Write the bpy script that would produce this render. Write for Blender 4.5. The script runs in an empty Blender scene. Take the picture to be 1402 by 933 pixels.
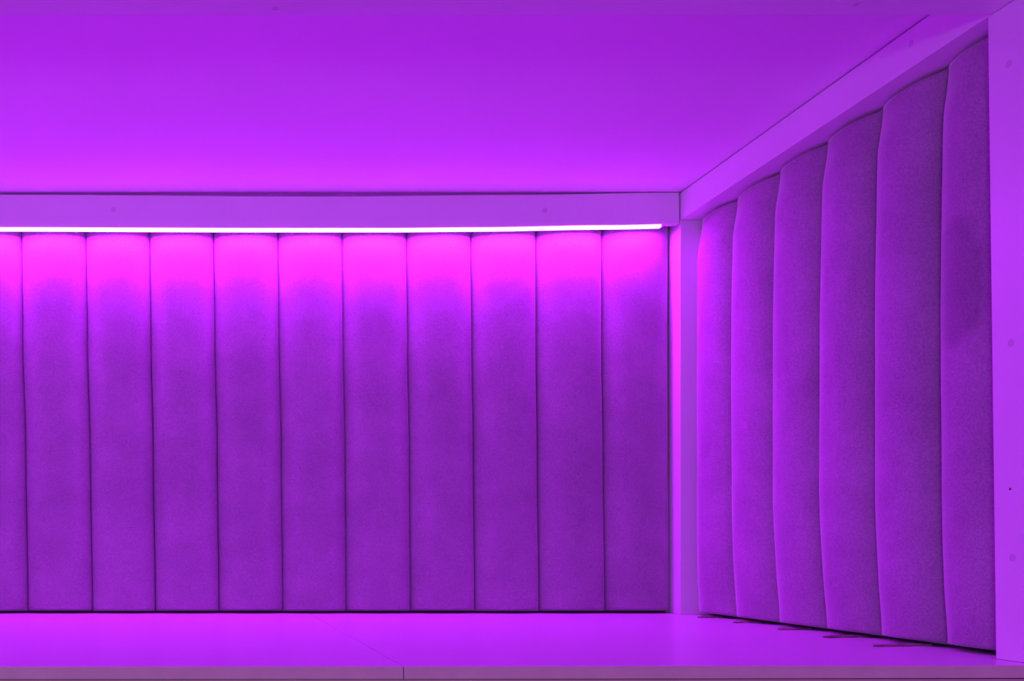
import bpy, bmesh, math, random
from mathutils import Vector, noise

C = bpy.context.scene.collection
F = 1370.0            # focal length in pixels of the 1402 px wide frame
VX, VY = 257.0, 747.0 # where the camera looks straight ahead
CAMZ = 0.162          # camera height over the platform

def wx(px, depth): return (px - VX) * depth / F
def wz(py, depth): return CAMZ + (VY - py) * depth / F

# ---------------------------------------------------------------- materials
def new_mat(name):
    m = bpy.data.materials.new(name); m.use_nodes = True
    return m, m.node_tree, m.node_tree.nodes['Principled BSDF']

def painted(name, col, rough, mottle=0.03, scale=6, bump=0.02, spec=0.5):
    m, t, b = new_mat(name)
    tc = t.nodes.new('ShaderNodeTexCoord')
    n = t.nodes.new('ShaderNodeTexNoise'); n.inputs['Scale'].default_value = scale; n.inputs['Detail'].default_value = 5
    t.links.new(tc.outputs['Object'], n.inputs['Vector'])
    r = t.nodes.new('ShaderNodeValToRGB')
    r.color_ramp.elements[0].position = 0.3; r.color_ramp.elements[1].position = 0.7
    r.color_ramp.elements[0].color = (*[c * (1 - mottle) for c in col], 1)
    r.color_ramp.elements[1].color = (*[min(1, c * (1 + mottle)) for c in col], 1)
    t.links.new(n.outputs['Fac'], r.inputs['Fac'])
    t.links.new(r.outputs['Color'], b.inputs['Base Color'])
    b.inputs['Roughness'].default_value = rough
    b.inputs['Specular IOR Level'].default_value = spec
    n2 = t.nodes.new('ShaderNodeTexNoise'); n2.inputs['Scale'].default_value = 260; n2.inputs['Detail'].default_value = 3
    t.links.new(tc.outputs['Object'], n2.inputs['Vector'])
    bp = t.nodes.new('ShaderNodeBump'); bp.inputs['Strength'].default_value = bump; bp.inputs['Distance'].default_value = 0.002
    t.links.new(n2.outputs['Fac'], bp.inputs['Height']); t.links.new(bp.outputs['Normal'], b.inputs['Normal'])
    return m

def velvet(name, col, stain=None):
    m, t, b = new_mat(name)
    tc = t.nodes.new('ShaderNodeTexCoord')
    n = t.nodes.new('ShaderNodeTexNoise'); n.inputs['Scale'].default_value = 9; n.inputs['Detail'].default_value = 6; n.inputs['Roughness'].default_value = 0.6
    t.links.new(tc.outputs['Object'], n.inputs['Vector'])
    r = t.nodes.new('ShaderNodeValToRGB')
    r.color_ramp.elements[0].position = 0.34; r.color_ramp.elements[1].position = 0.66
    r.color_ramp.elements[0].color = (*[c * 0.90 for c in col], 1)
    r.color_ramp.elements[1].color = (*[c * 1.07 for c in col], 1)
    t.links.new(n.outputs['Fac'], r.inputs['Fac'])
    out = r.outputs['Color']
    # short pile grain
    n2 = t.nodes.new('ShaderNodeTexNoise'); n2.inputs['Scale'].default_value = 330; n2.inputs['Detail'].default_value = 2
    t.links.new(tc.outputs['Object'], n2.inputs['Vector'])
    r2 = t.nodes.new('ShaderNodeValToRGB')
    r2.color_ramp.elements[0].position = 0.35; r2.color_ramp.elements[1].position = 0.65
    r2.color_ramp.elements[0].color = (.86, .86, .86, 1); r2.color_ramp.elements[1].color = (1.08, 1.08, 1.08, 1)
    t.links.new(n2.outputs['Fac'], r2.inputs['Fac'])
    mx = t.nodes.new('ShaderNodeMix'); mx.data_type = 'RGBA'; mx.blend_type = 'MULTIPLY'; mx.inputs[0].default_value = 1
    t.links.new(out, mx.inputs[6]); t.links.new(r2.outputs['Color'], mx.inputs[7]); out = mx.outputs[2]
    if stain:
        # a rubbed, soiled patch on the pile (its own outline, object coordinates)
        (cy, cz, ry, rz) = stain
        sp = t.nodes.new('ShaderNodeSeparateXYZ'); 
        nz = t.nodes.new('ShaderNodeTexNoise'); nz.inputs['Scale'].default_value = 22; nz.inputs['Detail'].default_value = 4
        t.links.new(tc.outputs['Object'], nz.inputs['Vector'])
        ad = t.nodes.new('ShaderNodeVectorMath'); ad.operation = 'MULTIPLY_ADD'
        ad.inputs[1].default_value = (.03, .03, .03); t.links.new(nz.outputs['Color'], ad.inputs[0]); t.links.new(tc.outputs['Object'], ad.inputs[2])
        t.links.new(ad.outputs[0], sp.inputs[0])
        def ma(op, a, bb):
            q = t.nodes.new('ShaderNodeMath'); q.operation = op
            for i, v in enumerate((a, bb)):
                if isinstance(v, (int, float)): q.inputs[i].default_value = v
                else: t.links.new(v, q.inputs[i])
            return q.outputs[0]
        dy = ma('DIVIDE', ma('SUBTRACT', sp.outputs['Y'], cy + .015), ry)
        dz = ma('DIVIDE', ma('SUBTRACT', sp.outputs['Z'], cz + .015), rz)
        d = ma('ADD', ma('POWER', ma('ABSOLUTE', dy, 0), 2.0), ma('POWER', ma('ABSOLUTE', dz, 0), 2.6))
        rr = t.nodes.new('ShaderNodeValToRGB')
        rr.color_ramp.elements[0].position = 0.55; rr.color_ramp.elements[1].position = 1.0
        rr.color_ramp.elements[0].color = (.77, .77, .77, 1); rr.color_ramp.elements[1].color = (1, 1, 1, 1)
        t.links.new(d, rr.inputs['Fac'])
        m2 = t.nodes.new('ShaderNodeMix'); m2.data_type = 'RGBA'; m2.blend_type = 'MULTIPLY'; m2.inputs[0].default_value = 1
        t.links.new(out, m2.inputs[6]); t.links.new(rr.outputs['Color'], m2.inputs[7]); out = m2.outputs[2]
    t.links.new(out, b.inputs['Base Color'])
    b.inputs['Roughness'].default_value = 0.95
    b.inputs['Specular IOR Level'].default_value = 0.1
    b.inputs['Sheen Tint'].default_value = (1, .8, 1, 1)
    b.inputs['Sheen Weight'].default_value = 1.0
    b.inputs['Sheen Roughness'].default_value = 0.35
    bp = t.nodes.new('ShaderNodeBump'); bp.inputs['Strength'].default_value = 0.25; bp.inputs['Distance'].default_value = 0.001
    t.links.new(n2.outputs['Fac'], bp.inputs['Height']); t.links.new(bp.outputs['Normal'], b.inputs['Normal'])
    return m

def wood(name, col, dark):
    m, t, b = new_mat(name)
    tc = t.nodes.new('ShaderNodeTexCoord')
    mp = t.nodes.new('ShaderNodeMapping'); mp.inputs['Scale'].default_value = (6, 60, 160)
    n = t.nodes.new('ShaderNodeTexNoise'); n.inputs['Scale'].default_value = 3; n.inputs['Detail'].default_value = 5
    t.links.new(tc.outputs['Object'], mp.inputs['Vector']); t.links.new(mp.outputs['Vector'], n.inputs['Vector'])
    r = t.nodes.new('ShaderNodeValToRGB')
    r.color_ramp.elements[0].position = .35; r.color_ramp.elements[1].position = .6
    r.color_ramp.elements[0].color = (*dark, 1); r.color_ramp.elements[1].color = (*col, 1)
    t.links.new(n.outputs['Fac'], r.inputs['Fac']); t.links.new(r.outputs['Color'], b.inputs['Base Color'])
    b.inputs['Roughness'].default_value = 0.7
    return m

LED_COL = (0.50, 0.009, 1.0); LED_STR = 280.0
WORLD_COL = (0.45, 0.028, 0.95); WORLD_STR = 0.74

M = {}
M['white']  = painted('white_laminate', (.84, .84, .84), .42, .02, 5, .015)
M['ceil']   = painted('white_ceiling_paint', (.89, .80, .89), .75, .02, 3, .03)
M['top']    = painted('white_platform_laminate', (.82, .82, .82), .28, .02, 4, .012)
M['edge']   = painted('beige_edge_band', (.84, .95, .52), .6, .05, 30, .05, .3)
M['plinth'] = painted('beige_plinth_laminate', (.70, .80, .40), .6, .05, 30, .05, .3)
M['cap']    = painted('screw_cover_plastic', (.68, .68, .68), .6)
M['hole']   = painted('nail_hole_dark', (.05, .05, .05), .9)
M['wall']   = painted('dark_backing_board', (.12, .11, .12), .9)
M['floor']  = painted('room_floor_grey', (.30, .28, .28), .5, .08, 3)
M['velvet'] = velvet('grey_velvet', (.42, .31, .42))
M['velvet_soiled'] = velvet('grey_velvet_soiled', (.42, .31, .42), (1.52, .560, .058, .105))
M['shim']   = wood('rough_pine_shim', (.46, .36, .32), (.12, .08, .07))
M['alu']    = painted('white_aluminium_channel', (.7, .7, .7), .4)
M['wire']   = painted('clear_wire_sleeve', (.75, .75, .75), .3)
m, t, b = new_mat('led_diffuser')
b.inputs['Base Color'].default_value = (.8, .8, .8, 1)
b.inputs['Emission Color'].default_value = (*LED_COL, 1)
b.inputs['Emission Strength'].default_value = LED_STR
M['led'] = m
m, t, b = new_mat('led_side_glow')      # the side of the diffuser glows far less than its lens
b.inputs['Base Color'].default_value = (.8, .8, .8, 1)
b.inputs['Emission Color'].default_value = (.70, .09, 1, 1)
b.inputs['Emission Strength'].default_value = 10.5
M['glow'] = m

# ---------------------------------------------------------------- helpers
def obj(name, bm, mat, parent=None, smooth=False):
    me = bpy.data.meshes.new(name)
    bmesh.ops.recalc_face_normals(bm, faces=bm.faces[:])
    bm.to_mesh(me); bm.free()
    o = bpy.data.objects.new(name, me); C.objects.link(o)
    me.materials.append(mat)
    if smooth:
        for p in me.polygons: p.use_smooth = True
    if parent: o.parent = parent
    return o

def tag(o, label, cat, group=None):
    o['label'] = label; o['category'] = cat
    if group: o['group'] = group
    return o

def hexa(pts, bev=0.0):
    """eight corners: bottom ring of four then top ring of four"""
    bm = bmesh.new()
    v = [bm.verts.new(p) for p in pts]
    for q in ((0,1,2,3),(4,5,6,7),(0,1,5,4),(1,2,6,5),(2,3,7,6),(3,0,4,7)):
        bm.faces.new([v[i] for i in q])
    bmesh.ops.recalc_face_normals(bm, faces=bm.faces[:])
    if bev: bmesh.ops.bevel(bm, geom=bm.edges[:], offset=bev, segments=2, affect='EDGES', profile=.6)
    return bm

def box(x0, x1, y0, y1, z0, z1, bev=0.0):
    return hexa([(x0,y0,z0),(x1,y0,z0),(x1,y1,z0),(x0,y1,z0),(x0,y0,z1),(x1,y0,z1),(x1,y1,z1),(x0,y1,z1)], bev)

def struct(name, bm, mat):
    o = obj(name, bm, mat); o['kind'] = 'structure'; return o

def disc(center, normal, r, th):
    bm = bmesh.new()
    bmesh.ops.create_cone(bm, cap_ends=True, segments=28, radius1=r, radius2=r * .86, depth=th)
    q = Vector((0, 0, 1)).rotation_difference(Vector(normal))
    bm.transform(q.to_matrix().to_4x4())
    bmesh.ops.translate(bm, verts=bm.verts, vec=center)
    return bm

def interp(tab, x):
    if x <= tab[0][0]: return tab[0][1]
    for (a, va), (b_, vb) in zip(tab, tab[1:]):
        if x <= b_:
            f = (x - a) / (b_ - a); f = f * f * (3 - 2 * f)
            return va + (vb - va) * f
    return tab[-1][1]

# ---------------------------------------------------------------- dimensions
YF = 2.335      # fascia face
YV = 2.392      # seam plane of the back padding
XB = 1.150      # inner face of side beam and posts
XV = 1.207      # seam plane of the right padding
XL = -1.60      # left end of the alcove
ZC = 0.9875     # ceiling
ZB = 0.922      # underside of side beam / cross rail
YR = 1.432      # rear face of the cross rail
Y0 = 1.330      # platform front

# the shell
struct('ceiling', box(XL, 1.30, 1.32, 2.46, ZC, ZC + .03), M['ceil'])
struct('wall_back', box(XL, 1.30, 2.412, 2.46, -.45, ZC - .0005), M['wall'])
struct('wall_right', box(1.226, 1.30, 1.335, 2.411, -.45, ZC - .0005), M['wall'])
struct('wall_left', box(XL - .05, XL - .0005, 1.32, 2.46, -.45, ZC + .03), M['white'])
struct('floor', box(-2.6, 2.6, -.6, 2.46, -.50, -.4505), M['floor'])

# ---------------------------------------------------------------- platform
XS = wx(553, 1.336)
def yfront(x): return 1.3295 + .0195 * max(0, min(1, (x + .25) / 1.5))
def board(x0, x1, label):
    o = obj('platform_board', hexa([(x0, yfront(x0)+.001, -.017),(x1, yfront(x1)+.001, -.017),(x1,2.411,-.017),(x0,2.411,-.017),
                                    (x0, yfront(x0)+.001, 0),(x1, yfront(x1)+.001, 0),(x1,2.411,0),(x0,2.411,0)], .0005), M['top'])
    tag(o, label, 'board', 'platform boards')
    obj('edge_band', hexa([(x0+.0004, yfront(x0), -.0168),(x1-.0004, yfront(x1), -.0168),(x1-.0004, yfront(x1)+.0009,-.0168),(x0+.0004, yfront(x0)+.0009,-.0168),
                           (x0+.0004, yfront(x0), -.0003),(x1-.0004, yfront(x1), -.0003),(x1-.0004, yfront(x1)+.0009,-.0003),(x0+.0004, yfront(x0)+.0009,-.0003)]),
        M['edge'], o)['label'] = 'dull brownish front edge strip'
    return o
board(XL, XS - .0006, 'glossy white platform board left of the floor joint, below the long back row of pads')
board(XS + .0006, 1.2255, 'glossy white platform board right of the floor joint, running into the corner')
pl = obj('plinth_board', hexa([(XL, yfront(XL)+.002, -.45),(1.2255, yfront(1.2255)+.002, -.45),(1.2255, yfront(1.2255)+.02,-.45),(XL, yfront(XL)+.02,-.45),
                               (XL, yfront(XL)+.002, -.0185),(1.2255, yfront(1.2255)+.002, -.0185),(1.2255, yfront(1.2255)+.02,-.0185),(XL, yfront(XL)+.02,-.0185)]), M['plinth'])
tag(pl, 'dull brownish upright board directly under the platform front edge, at the very bottom', 'board')

# ---------------------------------------------------------------- fascia over the back padding (slightly bowed)
TOP = [(-.80 * 2, .983), (wx(0, YF), .9800), (wx(450, YF), .9762), (wx(700, YF), .9795), (wx(925, YF), .9855)]
BOT = [(-.80 * 2, .908), (wx(0, YF), .9055), (wx(350, YF), .9036), (wx(540, YF), .9036), (wx(650, YF), .9052), (wx(840, YF), .9102), (wx(925, YF), .9130)]
XE = XB - .0035
def bowed(x0, x1, ztop, zbot, y0, y1, n=70):
    bm = bmesh.new(); rings = []
    for i in range(n + 1):
        x = x0 + (x1 - x0) * i / n
        a, b_ = zbot(x), ztop(x)
        rings.append([bm.verts.new(p) for p in ((x, y0, a), (x, y1, a), (x, y1, b_), (x, y0, b_))])
    for r0, r1 in zip(rings, rings[1:]):
        for k in range(4): bm.faces.new((r0[k], r0[(k+1) % 4], r1[(k+1) % 4], r1[k]))
    bm.faces.new(rings[0]); bm.faces.new(rings[-1])
    return bm
fas = obj('fascia_board', bowed(XL + .001, XE, lambda x: interp(TOP, x), lambda x: interp(BOT, x), YF, YF + .018), M['white'])
tag(fas, 'long white fascia board under the ceiling along the back, above the glowing light strip', 'board')
for px, py in ((155, 287), (746, 288)):
    obj('screw_cover', disc((wx(px, YF), YF - .0001, wz(py, YF)), (0, -1, 0), .0064, .0005), M['cap'], fas)

# ---------------------------------------------------------------- LED strip
XLED = wx(905, YF)
led = obj('led_strip_light', bowed(XL + .003, XLED, lambda x: interp(BOT, x) - .0003, lambda x: interp(BOT, x) - .0012, YF - .0005, YF + .0165), M['alu'])
tag(led, 'glowing white linear light strip along the bottom of the back fascia', 'light strip')
dif = obj('diffuser', bowed(XL + .003, XLED, lambda x: interp(BOT, x) - .0013, lambda x: interp(BOT, x) - .0074, YF - .0012, YF + .0100), M['led'], led)
dif['label'] = 'white glowing diffuser'
dif.data.materials.append(M['glow'])
for p in dif.data.polygons:
    if p.normal.z > -.5: p.material_index = 1
bk = obj('back_flange', bowed(XL + .003, XLED, lambda x: interp(BOT, x) - .0013, lambda x: interp(BOT, x) - .0056, YF + .0104, YF + .0124), M['alu'], led)
# tapering end and wire tail towards the corner post
def tube(pts, rad, seg=10):
    bm = bmesh.new(); rings = []
    for i, p in enumerate(pts):
        p = Vector(p); a = Vector(pts[max(0, i-1)]); b_ = Vector(pts[min(len(pts)-1, i+1)])
        d = (b_ - a).normalized(); s = d.cross(Vector((0, 1, 0))).normalized(); u = d.cross(s)
        r = rad[i] if isinstance(rad, (list, tuple)) else rad
        rings.append([bm.verts.new(p + (s * math.cos(2*math.pi*k/seg) + u * math.sin(2*math.pi*k/seg)) * r) for k in range(seg)])
    for r0, r1 in zip(rings, rings[1:]):
        for k in range(seg): bm.faces.new((r0[k], r0[(k+1) % seg], r1[(k+1) % seg], r1[k]))
    bm.faces.new(rings[0]); bm.faces.new(rings[-1])
    return bm
zl = interp(BOT, XLED) - .0040
obj('end_cap', tube([(XLED + .0002, YF + .005, zl), (XLED + .004, YF + .004, zl + .0004), (XLED + .012, YF + .003, zl + .002)], [.0034, .0030, .0012]), M['wire'], led, True)
pts = []
for px, py in ((912, 310), (918, 310), (922, 309.4), (925, 308), (927.5, 305)):
    pts.append((wx(px, YF) , YF - .0016, wz(py, YF)))
obj('wire', tube(pts, .0009), M['wire'], led, True)

# ---------------------------------------------------------------- posts, beam, rail
cp = obj('corner_post', box(XB, 1.2255, YF, 2.4115, .0005, ZB - .0005, .0006), M['white'])
tag(cp, 'slim white upright post in the inner corner between back pads and right pads', 'post')
obj('screw_cover', disc((XB - .0001, 2.373, wz(358, 2.373)), (-1, 0, 0), .0035, .0005), M['cap'], cp)
sb = obj('side_beam', box(XB, 1.2255, YR + .0008, 2.4115, ZB, ZC - .0030, .0006), M['white'])
tag(sb, 'white beam running towards the viewer along the top of the right wall pads', 'beam')
obj('screw_cover', disc((XB - .0001, 1.591, .960), (-1, 0, 0), .0055, .0005), M['cap'], sb)
# the front post leans very slightly
ep = obj('end_post', hexa([(XB, 1.351, .0005),(1.2255, 1.351, .0005),(1.2255, YR-.0085, .0005),(XB, YR-.0085, .0005),
                           (XB, 1.338, ZB-.0008),(1.2255, 1.338, ZB-.0008),(1.2255, YR+.006, ZB-.0008),(XB, YR+.006, ZB-.0008)], .0006), M['white'])
tag(ep, 'wide white upright post at the right edge, in front of the right pads', 'post')
for px, py, r in ((1381, 88, .0058), (1384, 470, .0058), (1386, 764, .0058)):
    d = XB * F / (px - VX)
    obj('screw_cover', disc((XB - .0001, d, wz(py, d)), (-1, 0, 0), r, .0005), M['cap'], ep)
d = XB * F / (1383 - VX)
obj('nail_hole', disc((XB - .0001, d, wz(670, d)), (-1, 0, 0), .0019, .0004), M['hole'], ep)['label'] = 'tiny dark nail hole'
cr = obj('cross_rail', box(XL + .001, 1.2255, 1.338, YR, ZB, ZC - .0008, .0006), M['white'])
tag(cr, 'shaded white rail across the top edge of the picture, under the front of the ceiling', 'rail')
for px, py in ((377, 12), (1172, 6)):
    d = (ZB - CAMZ) * F / (VY - py)
    obj('screw_cover', disc((wx(px, d), d, ZB - .0001), (0, 0, -1), .0055, .0005), M['cap'], cr)

# ---------------------------------------------------------------- padded panels
def pad(left, right, zb, zt, bulge, n, place, seed, thick=.014, endr=.006, soft=(1, 1), nn=2.8, NU=30, NV=90):
    """left/right: functions height -> position along the wall; place(s, out, z) -> world point"""
    bm = bmesh.new()
    us = [math.sin(math.pi / 2 * (-1 + 2 * i / NU)) for i in range(NU + 1)]
    us = [0.45 * (-1 + 2 * i / NU) + 0.55 * u for i, u in enumerate(us)]
    vs = [0.5 - 0.5 * math.cos(math.pi * j / NV) for j in range(NV + 1)]
    vs = [.5 * v + .5 * j / NV for j, v in enumerate(vs)]
    grid = []
    for v in vs:
        z = zb + (zt - zb) * v
        l, r = left(z), right(z)
        e = min(1, min(z - zb, zt - z) / endr); e = math.sqrt(max(0, 1 - (1 - e) ** 2))
        row = []
        for u in us:
            prof = max(0, 1 - abs(u) ** (nn if u < 0 else n)) ** (1 / 1.8)
            wob = noise.noise(Vector((u * 1.3 + seed * 7.1, z * 5, seed))) * .0014
            wob += noise.noise(Vector((u * 3.5 + seed * 3.1, z * 16, seed + 9))) * .0005
            ez = lambda q: (lambda w_: w_ * w_ * (3 - 2 * w_))(max(0, min(1, q / .10)))
            k_ = (soft[0] + (1 - soft[0]) * ez(z - zb)) * (soft[1] + (1 - soft[1]) * ez(zt - z))
            out = (bulge * prof + wob * prof) * e * k_
            s = (l + r) / 2 + u * (r - l) / 2
            row.append(bm.verts.new(place(s, out, z)))
        grid.append(row)
    for a, b_ in zip(grid, grid[1:]):
        for i in range(NU): bm.faces.new((a[i], a[i+1], b_[i+1], b_[i]))
    back = {}
    def bv(j, i):
        if (j, i) not in back:
            z = zb + (zt - zb) * vs[j]
            s = (left(z) + right(z)) / 2 + us[i] * (right(z) - left(z)) / 2
            back[(j, i)] = bm.verts.new(place(s, -thick, z))
        return back[(j, i)]
    for j in range(NV):
        for i in (0, NU): bm.faces.new((grid[j][i], grid[j+1][i], bv(j+1, i), bv(j, i)))
    for i in range(NU):
        for j in (0, NV): bm.faces.new((grid[j][i], grid[j][i+1], bv(j, i+1), bv(j, i)))
    loop = [bv(0, i) for i in range(NU+1)] + [bv(j, NU) for j in range(1, NV+1)] + [bv(NV, i) for i in range(NU-1, -1, -1)] + [bv(j, 0) for j in range(NV-1, 0, -1)]
    bm.faces.new(loop)
    return bm

# back wall: seam pixels at rows 320 / 470 / 620 / 838
ROWS = (320, 470, 620, 838)
SEAMS = [(30, 32, 36, 39), (118, 120, 124, 127), (205, 207, 210, 213), (292.5, 294.5, 297.5, 300),
         (380.5, 382, 385, 387), (468, 469.5, 472, 473.5), (556, 557.5, 560, 561.5), (644, 645.5, 647.5, 649.5),
         (733, 733.5, 735, 737.5), (823, 823, 825, 827.5), (914.6, 914, 914.6, 916)]
k = 1
while True:
    s = [SEAMS[0][i] - 88 for i in range(4)]
    if wx(s[3], YV) < XL + .02: break
    SEAMS.insert(0, tuple(s))
ZR = [wz(r, YV) for r in ROWS]
def seam_fn(pxs):
    tab = sorted(zip(ZR, [wx(p, YV) for p in pxs]))
    return lambda z: interp(tab, z)
ordinal = ['first', 'second', 'third', 'fourth', 'fifth', 'sixth', 'seventh', 'eighth', 'ninth', 'tenth', 'eleventh']
GAP = .0007
N = len(SEAMS) - 1
SEAMF = [seam_fn(s) for s in SEAMS]
for i in range(N):
    fl, fr = SEAMF[i], SEAMF[i+1]
    edge = .0012 if i == N - 1 else GAP
    o = obj('padded_panel', pad(lambda z: fl(z) + GAP, lambda z: min(fr(z) - edge, XB - .001), .0055 + .0006 * math.sin(i * 2.1), .955, .0260, 2.8,
            lambda s, out, z: (s, YV - out, z), i + 1), M['velvet'], None, True)
    q = N - 1 - i
    if q == 0: lab = 'velvet padded panel on the back wall, right against the corner post'
    elif q < 10: lab = 'velvet padded panel on the back wall, %s leftwards from the corner post' % ordinal[q]
    elif q == 10: lab = 'velvet padded panel on the back wall cut off by the left edge of the picture'
    else: lab = 'velvet padded panel on the back wall, out of the picture to the left'
    tag(o, lab, 'wall panel', 'padded panels on the back wall')

# right wall: seam pixels on the visible ridge at top / middle / bottom of each seam
XRIDGE = XV - .0178
def dep(px): return XRIDGE * F / (px - VX)
RS = [None, (1004, 1001.5, 1002.5, 1007), (1062, 1058.5, 1059, 1066), (1126.5, 1122, 1121.5, 1130), (1201, 1197.5, 1197, 1204), (1290, 1286, 1287.5, 1294)]
def rseam(p):
    if p is None: return lambda z: YF - .0012
    tab = [(0.0, dep(p[3]) + .004), (.26, dep(p[2]) + .004), (.55, dep(p[1]) + .004), (.90, dep(p[0]) + .004)]
    return lambda z: interp(tab, z)
FS = [rseam(p) for p in RS]
FS.append(lambda z: 1.4405)
rl = ['first and brightest, beside the corner post', 'second out from the corner post', 'third out from the corner post',
      'fourth out from the corner post', 'fifth out, beside the soiled panel', 'soiled, nearest the end post']
for i in range(6):
    far, near = FS[i], FS[i+1]
    o = obj('padded_panel', pad(lambda z: near(z) + GAP, lambda z: far(z) - GAP, .0046, ZB - .0030, .043, 2.0,
            lambda s, out, z: (XV - out, s, z), 40 + i, soft=(.88, .60), nn=2.1), M['velvet_soiled'] if i == 5 else M['velvet'], None, True)
    tag(o, 'velvet padded panel on the right wall, ' + rl[i], 'wall panel', 'padded panels on the right wall')

# ---------------------------------------------------------------- wooden shims poking out from under the right wall pads
sl = ['by the corner post, smallest in view', 'second out from the corner', 'third out from the corner', 'fourth out from the corner', 'nearest the front, largest in view']
for i, (px, py) in enumerate(((957, 846.8), (1006, 854), (1067, 863.5), (1130, 874.3), (1199, 886.3))):
    d = CAMZ * F / (py - VY); x0 = wx(px, d); rnd = random.Random(i + 3)
    bm = bmesh.new(); rings = []
    n = 14; w = .020
    for j in range(n + 1):
        f = j / n; x = x0 + (1.198 - x0) * f
        h = .0036 + rnd.uniform(-.0013, .0003) if j else .0028
        dd = d + .016 * f; yb = dd + (w * min(1, .35 + f * 2.2)) + rnd.uniform(-.001, .001)
        yf = dd + rnd.uniform(0, .0007) + (.003 if j == 0 else 0)
        rings.append([bm.verts.new(p) for p in ((x, yf, .0002), (x, yb, .0002), (x, yb, h), (x, yf + .0006, h))])
    for r0, r1 in zip(rings, rings[1:]):
        for k in range(4): bm.faces.new((r0[k], r0[(k+1) % 4], r1[(k+1) % 4], r1[k]))
    bm.faces.new(rings[0]); bm.faces.new(rings[-1])
    tag(obj('shim', bm, M['shim']), 'thin rough brownish shim under the right wall pads, ' + sl[i], 'shim', 'shims under the right wall pads')

# ---------------------------------------------------------------- light of the surrounding room
w = bpy.data.worlds.new('World'); bpy.context.scene.world = w; w.use_nodes = True
bg = w.node_tree.nodes['Background']
bg.inputs['Color'].default_value = (*WORLD_COL, 1); bg.inputs['Strength'].default_value = WORLD_STR

la = bpy.data.lights.new('room_lamp', 'AREA'); la.shape = 'RECTANGLE'; la.size = .7; la.size_y = .35; la.energy = 11.5; la.color = (.95, 1, .85)
lo = bpy.data.objects.new('room_lamp', la); C.objects.link(lo); lo.location = (-1.5, -2.6, .05)
lo.rotation_euler = (Vector((.2, 1.4, .1)) - lo.location).to_track_quat('-Z', 'Y').to_euler()

# ---------------------------------------------------------------- camera
cam = bpy.data.cameras.new('camera'); co = bpy.data.objects.new('camera', cam); C.objects.link(co)
co.location = (0, 0, CAMZ); co.rotation_euler = (math.pi / 2, 0, 0)
cam.sensor_fit = 'HORIZONTAL'; cam.sensor_width = 36; cam.lens = 36 * F / 1402
cam.shift_x = (701 - VX) / 1402; cam.shift_y = (VY - 466.5) / 1402
cam.clip_start = .02
bpy.context.scene.camera = co
vs_ = bpy.context.scene.view_settings
vs_.view_transform = 'Standard'; vs_.look = 'None'; vs_.exposure = 0; vs_.gamma = 1
vs_.use_curve_mapping = False
